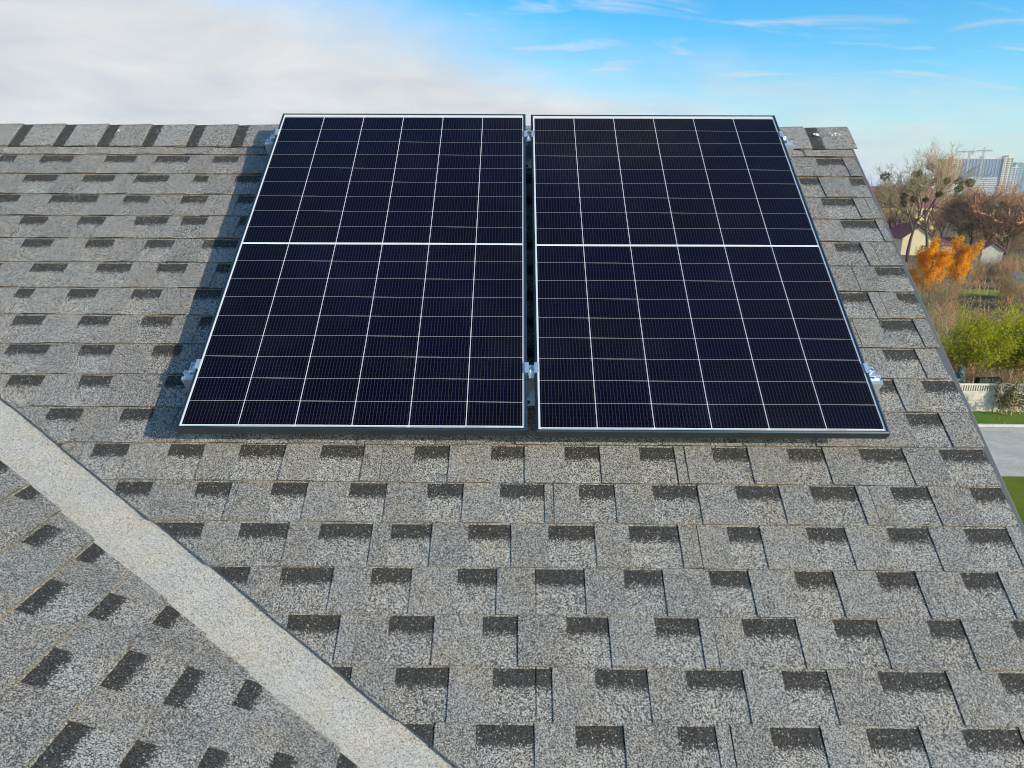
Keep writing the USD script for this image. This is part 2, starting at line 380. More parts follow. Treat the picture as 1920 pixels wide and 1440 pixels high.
GABLE = 1.536
rows = []
for m in range(0, 35):
    v = 1.599 - .1427 * m
    dk, jt = DARK.get(m - 1, ([], []))
    rows.append((v, -7.0, GABLE + .0015 * math.sin(m * 5.1), dk, jt))
lay(rows, OA, XA, SA, NA, .1427, keep_main, MAIN_M, 1)
rows = []
for j in range(-11, 20):
    rows.append((-(.044 + .150 * (j - 1)), -5.5, 1.9, SIDE_DARK.get(j - 1, []), []))
lay(rows, V0, UB, SB, NB, .150, keep_side, SIDE_M, 2)

# ------------------------------------------------------------------ ridge
VR = RIDGE_V
RG = OA + SA * VR
sb, nb = A3(0, math.cos(TH), -math.sin(TH)), A3(0, math.sin(TH), math.cos(TH))
def cap_profile(q_front, q_back, lift):
    P = [-SA * q + NA * lift for q in (q_front, .12, .07, .045)]
    P += [-SA * .022 + NA * (lift - .0015) + A3(0, 0, -.001), A3(0, -.006, lift - .006), A3(0, .006, lift - .006), sb * .022 + nb * (lift - .0015)]
    P += [sb * q + nb * lift for q in (.045, .10, q_back)]
    return np.array(P)
cap_u = [-6.9 + .2133 * k for k in range(0, 45)]
shift = (CAP_U0 - cap_u[0]) % .2133
ends = [u + shift for u in cap_u if u + shift < 1.40] + [1.5595]
r = np.random.default_rng(77)
for k, (ua, ub) in enumerate(zip([ends[0] - .2133] + ends, ends)):
    ln, e = ub - ua, .2133
    lap = .05
    prof = cap_profile(.176 + r.normal(0, .0012), .17, 0)
    ys = [0, ln * .5, ln, ln + lap]
    n = len(prof); V, F = [], []
    tl = r.uniform(.0030, .0040)
    for th_ in (0.0, -.004):
        for y in ys:
            lift = .0095 + tl - .0065 * y / e + th_
            nn = np.array([NA] * 5 + [A3(0, 0, 1)] * 2 + [nb] * 4)
            p = prof + nn * lift
            V.append(np.c_[p[:, 1], np.full(n, y), p[:, 2]])      # local: x = world y, y = -world x, z up
    V = np.vstack(V); K = n * len(ys)
    for i in range(len(ys) - 1):
        for a in range(n - 1):
            q0, q1, q2, q3 = i * n + a, i * n + a + 1, (i + 1) * n + a + 1, (i + 1) * n + a
            F += [(q0, q1, q2), (q0, q2, q3), (q0 + K, q2 + K, q1 + K), (q0 + K, q3 + K, q2 + K)]
        for a in (0, n - 1):
            q0, q3 = i * n + a, (i + 1) * n + a
            F += [(q0, q3, q3 + K), (q0, q3 + K, q0 + K)]
    for a in range(n - 1):
        F += [(a, a + K, a + 1 + K), (a, a + 1 + K, a + 1)]
    obj('ridge_cap', (V, np.array(F)), CAP_M, house, rel((0, 1, 0), (-1, 0, 0), (0, 0, 1), A3(ub + OA[0], RG[1], RG[2])))

# ------------------------------------------------------------------ valley lining
inA = np.cross(NA, VD); inA *= np.sign(inA @ SA) * 1.0
if inA[0] < 0: inA = -inA
inB = np.cross(NB, VD)
if inB[0] > 0: inB = -inB
qs = np.linspace(-.14, .14, 31); ts = np.linspace(-1.05, 3.4, 150)
V = []
for t in ts:
    wob = .0012 * math.sin(t * 13) + .0008 * math.sin(t * 29)
    for q in qs:
        sm = math.sqrt(q * q + .022 ** 2) - .022                 # soft bottom
        side = (inA if q > 0 else inB) * sm
        lift = (NA if q > 0 else NB) * min(1, abs(q) / .03) + (NA + NB) / 2 * max(0, 1 - abs(q) / .03)
        V.append(V0 + VD * t + side + lift * (-.0165 + wob * (1 - abs(q) / .15)))
V = np.array(V) - HOUSE; n = len(qs)
F = [(i * n + a, i * n + a + 1, (i + 1) * n + a + 1) for i in range(len(ts) - 1) for a in range(n - 1)] + [(i * n + a, (i + 1) * n + a + 1, (i + 1) * n + a) for i in range(len(ts) - 1) for a in range(n - 1)]
obj('valley_strip', (V, np.array(F)[:, ::-1]), VALLEY_M, house, smooth=True)

# ------------------------------------------------------------------ decks, back slope, gable trim, walls
def sheet(name, corners, m, th=.02):
    c = np.array(corners, float); nn = np.cross(c[1] - c[0], c[2] - c[0]); nn /= np.linalg.norm(nn)
    nn *= np.sign(nn[2])
    v = np.concatenate([c, c - nn * th]) - HOUSE; k = len(c)
    f = [(0, i, i + 1) for i in range(1, k - 1)] + [(k, k + i + 1, k + i) for i in range(1, k - 1)]
    for i in range(k):
        j = (i + 1) % k; f += [(i, i + k, j + k), (i, j + k, j)]
    return obj(name, (v, np.array(f)), m, house)
PA = lambda u, v, h=-.023: OA + XA * u + SA * v + NA * h
vl = lambda v: -1.581 - 1.488 * v - .085                         # the valley in the main slope's coordinates
sheet('roof_deck', [PA(1.53, VR - .005), PA(-7, VR), PA(vl(1.1) , 1.1), PA(vl(-1.9), -1.9), PA(1.53, -1.9)], DECK_M)
PB = lambda y, e, h=-.023: V0 + UB * y + SB * (-e) + NB * h
vy = lambda e: -.4827 * e                                          # y of the valley at a distance down the side slope
sheet('roof_deck', [PB(vy(-1.6), -1.6), PB(-5.4, -1.6), PB(-5.4, 2.9), PB(vy(2.9), 2.9)], DECK_M)
ridge_l, ridge_r = RG + XA * (-7 - 0) - NA * .004, RG + XA * 1.53 - NA * .004
sheet('back_slope', [ridge_r, ridge_r + sb * 5, ridge_l + sb * 5, ridge_l], BACK_M)
top_b = PB(vy(-1.6), -1.6, 0)
sheet('side_back_slope', [PB(vy(-1.6), -1.6, -.004), PB(vy(-1.6), -1.6, -.004) + A3(-2.6, 0, -1.09), PB(-5.4, -1.6, -.004) + A3(-2.6, 0, -1.09), PB(-5.4, -1.6, -.004)], BACK_M)
# folded steel along the gable
tr = MB()
prof = [(1.525, -.012), (1.551, -.006), (1.5535, -.007), (1.5545, -.010), (1.5545, -.14), (1.549, -.145), (1.549, -.016), (1.525, -.0165)]
tr.prism([(a, b) for a, b in prof], -3.4, VR - .06)
obj('verge_trim', tr.get(), TRIM_M, house, rel(XA, SA, NA, OA))
tr = MB(); tr.prism(prof, -5.0, -.07)
obj('verge_trim', tr.get(), TRIM_M, house, rel(XA, -sb, nb, RG))
# walls under the roof
w = MB(); gx = OA[0] + 1.30
w.prism([(RG[1] - 3.9, .0), (RG[1] + 3.7, .0), (RG[1] + 3.7, RG[2] - 3.7 * math.tan(TH) - .25), (RG[1], RG[2] - .25), (RG[1] - 3.9, RG[2] - 3.9 * math.tan(TH) - .25)], gx - .4, gx, axis=0)
w.box(-6.5, gx - .4, RG[1] + 3.3, RG[1] + 3.7, 0, RG[2] - 3.7 * math.tan(TH) - .3)
w.box(-6.5, gx - .4, RG[1] - 3.9, RG[1] - 3.6, 0, RG[2] - 3.9 * math.tan(TH) - .3)
v, f = w.get(); obj('wall', (v - HOUSE, f), WALL_M, house)
# bird droppings on the ridge
def splat(u, v, s, seed):
    r = np.random.default_rng(seed); mb = MB()
    for k in range(7):
        a = r.uniform(0, 6.28, 1)[0]; rad = s * r.uniform(.15, .5); o = A3(r.normal(0, s * .8), r.normal(0, s * .45))
        t = np.arange(9) / 9 * 6.283; rr = rad * (1 + .35 * r.normal(0, 1, 9))
        p = np.c_[o[0] + rr * np.cos(t), o[1] + rr * np.sin(t)]
        z = np.full(9, .0006)
        mb.add(np.vstack([np.c_[p, z], [[*o, .003]]]), [(i, (i + 1) % 9, 9) for i in range(9)])
    obj('bird_dropping', mb.get(), SPLAT_M, house, rel(XA, SA, NA, OA + XA * u + SA * v + NA * .0185))
splat(1.385, VR - .075, .014, 1); splat(1.48, VR - .075, .013, 2); splat(-1.99, VR - .07, .008, 3)

# ------------------------------------------------------------------ solar panels
PW, PL, PT = 1.134, 1.722, .035
FRAME_M = plain('black_anodised_aluminium', (.085, .096, .102), .36, .95, .1, 8.0, .5)
ALU_M = plain('bare_aluminium', (.80, .81, .82), .34, .85, .05, 20.0)
BOLT_M = plain('stainless_steel', (.62, .62, .62), .25, 1.0, .1, 60.0)
BACKSHEET_M = plain('white_backsheet', (.66, .67, .66), .6, 0, .02)
RIBBON_M = plain('tinned_ribbon', (.48, .48, .47), .4, .3, .05)
PRINT_M = plain('grey_print', (.35, .35, .35), .8)
GLASS_M = M('panel_glass', {'geo': ('geometry', {}), 'n': ('noise_texture', {'scale': 4.0, 'detail': 4.0, 'roughness': .6}), 'n2': ('noise_texture', {'scale': 26.0, 'detail': 4.0, 'roughness': .65}),
    'dust': ('map_range', {'from_min': .52, 'from_max': .85, 'to_min': .0, 'to_max': .005, 'clamp': True}),
    't': ('transparent_bsdf', {'color': (.97, .98, .985)}), 'g': ('glossy_bsdf', {'roughness': .03}), 'lw': ('layer_weight', {'blend': .5}), 'pw': ('math', {'math_type': 'power', 'value2': 5.0}), 'fr': ('math', {'math_type': 'multiply_add', 'value2': .98, 'value3': .009}),
    'm': ('mix_closure', {}), 'd': ('diffuse_bsdf', {'color': (.55, .60, .68)}), 'm2': ('mix_closure', {})},
    [('geo.position', 'n.vector'), ('n.fac', 'dust.value'), ('lw.facing', 'pw.value1'), ('pw.value', 'fr.value1'), ('fr.value', 'm.fac'), ('t.BSDF', 'm.closure1'), ('g.BSDF', 'm.closure2'),
     ('dust.result', 'm2.fac'), ('m.closure', 'm2.closure1'), ('d.BSDF', 'm2.closure2')], 'm2.closure')
CELL_M = M('solar_cell', {
    'tc': ('texture_coordinate', {}), 's': ('separate_xyz', {}),
    'mx': ('math', {'math_type': 'floored_modulo', 'value2': .1813 / 16}), 'ax': ('math', {'math_type': 'subtract', 'value2': .1813 / 32}), 'ab': ('math', {'math_type': 'absolute'}),
    'my': ('math', {'math_type': 'floored_modulo', 'value2': .0913 / 6}), 'ay': ('math', {'math_type': 'subtract', 'value2': .0913 / 12}), 'aby': ('math', {'math_type': 'absolute'}),
    'pad': ('math', {'math_type': 'less_than', 'value2': .0011}), 'wd': ('math', {'math_type': 'multiply_add', 'value2': .0006, 'value3': .00036}),
    'ln': ('math', {'math_type': 'less_than'}),
    'oi': ('object_info', {}), 'cr': ('rgb_ramp', {'ramp': [(0, (.0010, .0006, .0055)), (.35, (.0007, .0006, .0070)), (.7, (.0013, .0006, .0050)), (1, (.0006, .0008, .0085))]}),
    'geo': ('geometry', {}), 'n': ('noise_texture', {'scale': 2.2, 'detail': 2.0}), 'nr': ('rgb_ramp', {'ramp': [(.35, (.8, .8, .75)), (.7, (1.2, 1.25, 1.5))]}),
    'ml': ('mix', {'mix_type': 'multiply', 'fac': 1.0}), 'mix': ('mix', {'color2': (.065, .06, .055)}),
    'p': ('principled_bsdf', {'roughness': .5, 'specular_ior_level': .08})},
    [('tc.object', 's.vector'), ('s.x', 'mx.value1'), ('mx.value', 'ax.value1'), ('ax.value', 'ab.value1'), ('s.y', 'my.value1'), ('my.value', 'ay.value1'), ('ay.value', 'aby.value1'),
     ('aby.value', 'pad.value1'), ('pad.value', 'wd.value1'), ('ab.value', 'ln.value1'), ('wd.value', 'ln.value2'), ('oi.random', 'cr.fac'), ('geo.position', 'n.vector'), ('n.fac', 'nr.fac'),
     ('cr.color', 'ml.color1'), ('nr.color', 'ml.color2'), ('ml.color', 'mix.color1'), ('ln.value', 'mix.fac'), ('mix.color', 'p.base_color')], 'p.BSDF')

PO = OA + NA * .14                                     # plane of the panels' faces
def panel_axes(a):
    x, y = XA * math.cos(a) + SA * math.sin(a), SA * math.cos(a) - XA * math.sin(a)
    return x, y, NA
GAP = .0262
def panel_at(u, v, a):
    return PO + XA * u + SA * v - NA * PT, panel_axes(a)

def rail_bar(x0, y0, x1, y1):
    """one mitred bar of a panel frame: outer edge from (x0, y0) to (x1, y1), the frame to its left"""
    d = A3(x1 - x0, y1 - y0); ln = np.linalg.norm(d); d /= ln; q = A3(-d[1], d[0])
    prof = [(0, 0), (0, PT - .0030), (.0005, PT - .0024), (.0055, PT), (.0084, PT), (.0090, PT - .0006), (.0090, PT - .0045), (.002, PT - .0055), (.002, .002), (.028, .002), (.028, 0)]
    V = []
    for end in (0, 1):
        for a, z in prof:
            t = a if end == 0 else ln - a
            p = A3(x0, y0) + d * t + q * a
            V.append((*p, z))
    n = len(prof); F = []
    for i in range(n):
        j = (i + 1) % n; F += [(i, j, j + n), (i, j + n, i + n)]
    tri = trimesh.creation.triangulate_polygon(Polygon(prof), engine='earcut')
    lut = [int(np.argmin(np.abs(A3(*p) - np.array(prof)).sum(1))) for p in tri[0]]
    for a, b, c in tri[1]:
        F += [(lut[a], lut[c], lut[b]), (lut[a] + n, lut[b] + n, lut[c] + n)]
    return np.array(V), np.array(F)

def make_panel(o, ax):
    t = thing('solar_panel', 'left one of the two black framed solar panels on the roof', 'solar panel', o, ax, 'solar panels mounted side by side on the roof')
    for a in ((0, 0, PW, 0), (PW, 0, PW, PL), (PW, PL, 0, PL), (0, PL, 0, 0)):
        obj('frame_bar', rail_bar(*a), FRAME_M, t)
    mb = MB(); mb.box(.0025, PW - .0025, .0025, PL - .0025, PT - .0036 - .0022, PT - .0036)
    mb.build('backsheet', BACKSHEET_M, t)
    cols, rows_ = 6, 9
    cw, ch, gx_, gy_ = .1813, .0913, .0029, .0013
    x0 = (PW - cols * cw - (cols - 1) * gx_) / 2
    mid, low = .0105, .0090 + .0090
    for half in (0, 1):
        yb = low if half == 0 else low + rows_ * ch + (rows_ - 1) * gy_ + mid
        for j in range(rows_):
            for i in range(cols):
                c = .0012
                P = Polygon([(c, 0), (cw - c, 0), (cw, c), (cw, ch - c), (cw - c, ch), (c, ch), (0, ch - c), (0, c)])
                obj('solar_cell', slab(P, lambda p: np.full(len(p), .0005), .0004), CELL_M, t, mat44((1, 0, 0), (0, 1, 0), (0, 0, 1), (x0 + i * (cw + gx_), yb + j * (ch + gy_), PT - .0036)))
    for y in (low - .0046, low + 2 * rows_ * ch + 2 * (rows_ - 1) * gy_ + mid + .0035):
        for i in range(3):
            mb = MB(); a = x0 + i * 2 * (cw + gx_)
            mb.box(a + .004, a + 2 * cw - .004, y - .0014, y + .0014, PT - .00355, PT - .0031); mb.build('bus_ribbon', RIBBON_M, t)
    mb = MB(); mb.box(PW - .20, PW - .135, low - .0066, low - .0022, PT - .00350, PT - .0030)
    mb.build('paper_label', PRINT_M, t)
    g = A3(.0091, .0091, PT - .0014)
    V = [(.0091, .0091, g[2]), (PW - .0091, .0091, g[2]), (PW - .0091, PL - .0091, g[2]), (.0091, PL - .0091, g[2])]
    obj('glass_pane', (V, [(0, 1, 2), (0, 2, 3)]), GLASS_M, t)
    mb = MB(); mb.box(PW / 2 - .06, PW / 2 + .06, PL / 2 - .05, PL / 2 + .05, PT - .026, PT - .0062); mb.build('junction_box', FRAME_M, t)
    return t
o0, a0 = panel_at(-PW - GAP / 2, 0, .0013)
o1, a1 = panel_at(GAP / 2, -.0029, .0021)
p0 = make_panel(o0, a0)
p1 = copy_of(p0, 'solar_panel', 'right one of the two solar panels, nearer the edge of the roof', o1, a1, 'solar panels mounted side by side on the roof')

# ------------------------------------------------------------------ rails and clamps
def make_rail(v, label):
    t = thing('mounting_rail', label, 'rail', OA + XA * -1.205 + SA * v + NA * .003, (XA, SA, NA), 'rails carrying the solar panels')
    # hollow extrusion with two ribs and a bolt slot on top
    H = .102
    prof = [(-.020, .004), (-.020, H - .012), (-.020, H), (-.006, H), (-.006, H - .012), (.006, H - .012), (.006, H), (.020, H), (.020, .004), (.017, .004), (.017, H - .016), (-.017, H - .016), (-.017, .004)]
    mb = MB(); mb.prism(prof, 0, 2.410, axis=0); mb.build('rail_profile', ALU_M, t)
    mb = MB(); mb.prism([(-.052, 0), (-.052, .003), (-.0205, .003), (.0205, .003), (.0205, .0)], 0, 2.410, axis=0); mb.build('base_flange', ALU_M, t)
    for x in (.35, 1.198, 2.06):
        s = trimesh.creation.cylinder(.006, .004, sections=8); s.apply_translation((x, -.038, .005)); MB().tm(s).build('screw', FRAME_M, t)
    return t
make_rail(.236, 'lower aluminium rail under the panels, its ends showing beside the lower clamps')
make_rail(1.553, 'upper aluminium rail under the panels, near the ridge')

def bolt(mb, x, y, z):
    a = trimesh.creation.cylinder(.0075, .0016, sections=20); a.apply_translation((x, y, z + .0008)); mb.tm(a)
    b = trimesh.creation.cylinder(.0062, .0078, sections=14); b.apply_translation((x, y, z + .0055)); mb.tm(b)
    c = trimesh.creation.cylinder(.0042, .0015, sections=6); c.apply_translation((x, y, z + .0100)); mb.tm(c)

TOP = .14
def mid_clamp(v, label, first=None):
    o, ax = OA + XA * .0015 + SA * v + NA * TOP, (XA, SA, NA)
    if first: return copy_of(first, 'middle_clamp', label, o, ax, 'clamps holding the panels down between them')
    t = thing('middle_clamp', label, 'clamp', o, ax, 'clamps holding the panels down between them')
    prof = [(-.0235, .0006), (-.0235, .0036), (-.0092, .0036), (-.0092, -.012), (.0092, -.012), (.0092, .0036), (.0235, .0036), (.0235, .0006), (.0122, .0006), (.0122, -.015), (-.0122, -.015), (-.0122, .0006)]
    mb = MB(); mb.prism(prof, -.0215, .0215, axis=1); mb.build('clamp_body', ALU_M, t)
    mb = MB(); mb.box(-.0090, .0090, -.030, -.012, -.0155, -.0122); mb.box(-.009, .009, -.034, -.030, -.034, -.0122); mb.build('slot_nut', ALU_M, t)
    mb = MB(); bolt(mb, 0, 0, -.0118); mb.build('bolt', BOLT_M, t)
    return t
mc = mid_clamp(.250, 'aluminium clamp with a bolt in the gap between the panels, on the lower rail')
mid_clamp(1.566, 'aluminium clamp with a bolt in the gap between the panels, near the ridge', mc)

def end_clamp(u, v, side, label, first=None):
    ax = (XA, SA, NA) if side < 0 else (-XA, -SA, NA)
    o = OA + XA * u + SA * v + NA * TOP
    g = 'clamps on the outer edges of the panels'
    if first: return copy_of(first, 'end_clamp', label, o, ax, g)
    t = thing('end_clamp', label, 'clamp', o, ax, g)
    prof = [(.012, .0006), (.012, .0038), (-.0035, .0038), (-.0035, -.016), (-.030, -.016), (-.030, -.036), (-.0265, -.036), (-.0265, -.0195), (-.0005, -.0195), (-.0005, .0006)]
    mb = MB(); mb.prism(prof, -.020, .020, axis=1); mb.build('clamp_body', ALU_M, t)
    mb = MB(); bolt(mb, -.016, 0, -.0158); mb.build('bolt', BOLT_M, t)
    return t
LU, RU = -PW - GAP / 2, PW + GAP / 2
ec = end_clamp(LU - .0006, .256, -1, 'end clamp on the left edge of the left panel, lower end')
end_clamp(LU - .0028, 1.572, -1, 'end clamp on the left edge of the left panel, at the ridge', ec)
end_clamp(RU + .0006, .256, 1, 'end clamp on the right edge of the right panel, lower end', ec)
end_clamp(RU - .0028, 1.572, 1, 'end clamp on the right edge of the right panel, at the ridge', ec)

# ------------------------------------------------------------------ the ground
def on_ground(px, py, z=0.0):
    d = CF + CR * (px - 960) / FPX - CU * (py - 720) / FPX
    return EYE + d * ((z - EYE[2]) / d[2])
MEADOW_M = M('rough_meadow', {'geo': ('geometry', {}), 'n': ('noise_texture', {'scale': .05, 'detail': 8.0, 'roughness': .65}), 'n2': ('noise_texture', {'scale': 1.3, 'detail': 5.0, 'roughness': .7}),
    'r': ('rgb_ramp', {'ramp': [(.25, (.13, .095, .05)), (.45, (.20, .14, .075)), (.58, (.19, .15, .06)), (.75, (.24, .18, .10))]}),
    'r2': ('rgb_ramp', {'ramp': [(.3, (.6, .6, .6)), (.7, (1.35, 1.3, 1.2))]}), 'm': ('mix', {'mix_type': 'multiply', 'fac': 1.0}), 'b': ('bump', {'strength': .6, 'distance': .3}),
    'p': ('principled_bsdf', {'roughness': .95, 'specular_ior_level': .1})},
    [('geo.position', 'n.vector'), ('geo.position', 'n2.vector'), ('n.fac', 'r.fac'), ('n2.fac', 'r2.fac'), ('r.color', 'm.color1'), ('r2.color', 'm.color2'), ('m.color', 'p.base_color'), ('n2.fac', 'b.height'), ('b.normal', 'p.normal')], 'p.BSDF')
def grass_mat(name, a, b, c):
    return M(name, {'geo': ('geometry', {}), 'n': ('noise_texture', {'scale': .6, 'detail': 6.0, 'roughness': .6}), 'n2': ('noise_texture', {'scale': 22.0, 'detail': 4.0, 'roughness': .7}),
    'r': ('rgb_ramp', {'ramp': [(.3, a), (.5, b), (.72, c)]}), 'r2': ('rgb_ramp', {'ramp': [(.3, (.65, .65, .6)), (.7, (1.3, 1.3, 1.25))]}), 'm': ('mix', {'mix_type': 'multiply', 'fac': 1.0}),
    'b': ('bump', {'strength': .8, 'distance': .04}), 'p': ('principled_bsdf', {'roughness': .8, 'specular_ior_level': .2})},
    [('geo.position', 'n.vector'), ('geo.position', 'n2.vector'), ('n.fac', 'r.fac'), ('n2.fac', 'r2.fac'), ('r.color', 'm.color1'), ('r2.color', 'm.color2'), ('m.color', 'p.base_color'), ('n2.fac', 'b.height'), ('b.normal', 'p.normal')], 'p.BSDF')
LAWN_M = grass_mat('lawn', (.10, .135, .003), (.135, .16, .004), (.18, .18, .008))
VERGE_M = grass_mat('green_verge', (.08, .16, .012), (.11, .20, .015), (.15, .21, .02))
FIELD_M = grass_mat('garden_grass', (.19, .22, .02), (.26, .29, .03), (.30, .29, .05))

def flat(name, x0, x1, y0, y1, z, m, kind='structure', n=1):
    xs, ys = np.linspace(x0, x1, n + 1), np.linspace(y0, y1, n + 1)
    V = [(x, y, z) for y in ys for x in xs]
    F = [(j * (n + 1) + i, j * (n + 1) + i + 1, (j + 1) * (n + 1) + i + 1) for j in range(n) for i in range(n)] + [(j * (n + 1) + i, (j + 1) * (n + 1) + i + 1, (j + 1) * (n + 1) + i) for j in range(n) for i in range(n)]
    g = obj(name, (V, F), m); tag(g, kind=kind); return g
tag(flat('ground', -6000, 6000, -3000, 9000, 0, MEADOW_M, n=12), 'rough brown and green ground stretching to the horizon', 'ground')
tag(flat('lawn', -20.0, 60, -20, 25.2, .004, LAWN_M, n=1), 'mown lawn between the house and the paved driveway', 'lawn')
PAVE_M = M('grey_pavers', {'geo': ('geometry', {}), 'br': ('brick_texture', {'scale': 1.0, 'brick_width': .2, 'row_height': .1, 'mortar_size': .006, 'mortar_smooth': .3, 'color1': (.50, .445, .36), 'color2': (.58, .52, .42), 'mortar': (.30, .275, .235)}),
    'n': ('noise_texture', {'scale': .8, 'detail': 5.0}), 'r': ('rgb_ramp', {'ramp': [(.3, (.85, .85, .87)), (.7, (1.12, 1.1, 1.08))]}), 'm': ('mix', {'mix_type': 'multiply', 'fac': 1.0}),
    'p': ('principled_bsdf', {'roughness': .85, 'specular_ior_level': .3})},
    [('geo.position', 'br.vector'), ('geo.position', 'n.vector'), ('n.fac', 'r.fac'), ('br.color', 'm.color1'), ('r.color', 'm.color2'), ('m.color', 'p.base_color')], 'p.BSDF')
tag(flat('driveway', -20.0, 60, 25.2, 31.05, .008, PAVE_M), 'driveway of small grey paving blocks', 'driveway')
tag(flat('grass_verge', -20.0, 60, 31.32, 33.35, .05, VERGE_M), 'strip of green grass with fallen leaves along the concrete fence', 'grass')
CONC_M = plain('pale_concrete', (.56, .53, .46), .85, 0, .10, 6.0)
FENCE_M = M('fence_concrete', {'geo': ('geometry', {}), 'n': ('noise_texture', {'scale': 1.6, 'detail': 7.0, 'roughness': .68}), 'r': ('rgb_ramp', {'ramp': [(.30, (.34, .32, .27)), (.48, (.60, .55, .45)), (.7, (.68, .62, .50))]}),
    'p': ('principled_bsdf', {'roughness': .9, 'specular_ior_level': .2})}, [('geo.position', 'n.vector'), ('n.fac', 'r.fac'), ('r.color', 'p.base_color')], 'p.BSDF')
kerb = thing('kerb', 'pale concrete kerb between the driveway and the grass strip', 'kerb', (0, 31.05, 0))
kerb.GetPrim().SetCustomDataByKey('kind', 'structure')
r = np.random.default_rng(5)
for i in range(-15, 28):
    mb = MB(); x = 12 + i * 1.0
    mb.prism([(0, -.1), (0, .105), (.015, .12), (.135, .12), (.15, .115), (.15, -.1)], x + .004, x + .996, axis=0)
    mb.build('kerb_stone', CONC_M, kerb, xf=mat44((1, 0, 0), (0, 1, 0), (0, 0, 1), (0, r.normal(0, .003) + .05, r.normal(0, .002))))
# fallen leaves on the verge
LEAF_Y = leafy('fallen_leaf', (.45, .30, .05), (.60, .48, .12), .1)
def leaf_quads(P, size, r, flatness=0.0):
    """one small folded leaf at each point"""
    n = len(P); a = r.normal(0, 1, (n, 3)); a[:, 2] *= 1 - flatness; a /= np.linalg.norm(a, axis=1, keepdims=True)
    b = r.normal(0, 1, (n, 3)); b[:, 2] *= 1 - flatness; b -= a * (a * b).sum(1, keepdims=True); b /= np.linalg.norm(b, axis=1, keepdims=True)
    s = (size * r.uniform(.6, 1.3, n))[:, None]
    V = np.stack([P - a * s, P + b * s * .55, P + a * s, P - b * s * .55], 1).reshape(-1, 3)
    i = np.arange(n)[:, None] * 4
    return V, np.concatenate([i + [[0, 1, 2]], i + [[0, 2, 3]]])
P = np.c_[r.uniform(17, 36, 260), r.uniform(31.4, 33.3, 260), np.full(260, .075)]
g = obj('fallen_leaves', leaf_quads(P, .045, r, .85), LEAF_Y); tag(g, 'yellow leaves scattered on the grass strip by the fence', 'leaves', kind='stuff')

# concrete fence of slabs between posts, its top slab pierced by a row of slots
fence = thing('concrete_fence', 'cream concrete slab fence with a pierced top along the grass strip', 'fence', (0, 33.4, 0))
for i in range(-8, 14):
    x = 12.2 + i * 2.06
    mb = MB(); mb.box(x - .065, x + .065, -.075, .075, 0, 1.56); mb.build('fence_post', FENCE_M, fence)
    for k in range(2):
        mb = MB(); mb.prism([(-.025, .04 + k * .5), (-.03, .05 + k * .5), (-.03, .52 + k * .5), (-.025, .535 + k * .5), (.025, .535 + k * .5), (.025, .04 + k * .5)], x + .07, x + 1.99, axis=0)
        mb.build('fence_slab', FENCE_M, fence)
    mb = MB(); mb.box(x + .07, x + 1.99, -.03, .03, 1.045, 1.13); mb.box(x + .07, x + 1.99, -.035, .035, 1.44, 1.53)
    n = 15
    for k in range(n + 1):
        w = .028 if 0 < k < n else .05
        c = x + .12 + k * 1.82 / n
        mb.box(c - w, c + w, -.026, .026, 1.13, 1.44)
    mb.build('pierced_slab', FENCE_M, fence)

# ------------------------------------------------------------------ plants
BARK_M = plain('grey_brown_bark', (.10, .075, .055), .9, 0, .35, 5.0)
BIRCH_M = plain('pale_birch_bark', (.45, .40, .33), .8, 0, .35, 4.0)
TWIG_M = plain('brown_twigs', (.47, .27, .14), .85, 0, .25, .6)
TWIG2_M = plain('red_brown_twigs', (.52, .275, .135), .85, 0, .25, .6)
GREY_TWIG_M = plain('grey_brown_twigs', (.37, .30, .15), .85, 0, .25, .6)
MISTLE_M = leafy('mistletoe_leaf', (.12, .125, .02), (.24, .22, .035), .2)
GOLD_M = leafy('golden_leaf', (.88, .42, .004), (.95, .64, .015), .5)
LIME_M = leafy('yellow_green_leaf', (.36, .37, .018), (.62, .56, .04), .4)
YEL_M = leafy('yellowing_leaf', (.42, .32, .02), (.62, .48, .04), .4)
GREEN_M = leafy('green_leaf', (.07, .11, .028), (.17, .21, .055), .35)
CONIFER_M = leafy('blue_green_needles', (.20, .27, .24), (.34, .42, .37), .2)
BROWNB_M = leafy('dry_brown_leaf', (.22, .20, .05), (.42, .33, .08), .3)

def branching(r, h, trunk_r, up=.25, levels=4, kids=(7, 6, 6, 5), frac=(.55, .5, .45, .4), r_min=.012, start=.25, lean=(0, 0), wob=.12, spread=.8):
    """segments of a leafless tree: (P0, P1, R0, R1, level)"""
    out = []
    def grow(p, d, L, rad, lev):
        n = 5 if lev == 0 else 4 if lev < 2 else 3
        pts = [p]; ds = []
        for i in range(n):
            d = d + r.normal(0, wob, 3) + A3(0, 0, up * .35)
            d /= np.linalg.norm(d); p = p + d * L / n; pts.append(p); ds.append(d)
        rr = np.maximum(np.linspace(rad, rad * (.35 if lev else .25), n + 1), r_min * (.8 if lev == levels else 1))
        for i in range(n): out.append((pts[i], pts[i + 1], rr[i], rr[i + 1], lev))
        if lev == levels: return
        for k in range(kids[lev]):
            t = start + (1 - start) * (k + r.uniform(.2, .9)) / kids[lev] if lev == 0 else r.uniform(.25, 1)
            i = min(int(t * n), n - 1); q = pts[i] + (pts[i + 1] - pts[i]) * (t * n - i)
            e = r.normal(0, 1, 3); e -= ds[i] * (e @ ds[i]); e /= np.linalg.norm(e)
            dd = ds[i] * (1 - .35 * spread) + e * spread * r.uniform(.6, 1.1); dd /= np.linalg.norm(dd)
            grow(q, dd, L * frac[lev] * r.uniform(.7, 1.25), max(rr[i] * .55, r_min), lev + 1)
    d0 = A3(lean[0], lean[1], 1); d0 /= np.linalg.norm(d0)
    grow(A3(0, 0, -.2), d0, h * .62, trunk_r, 0)
    return out
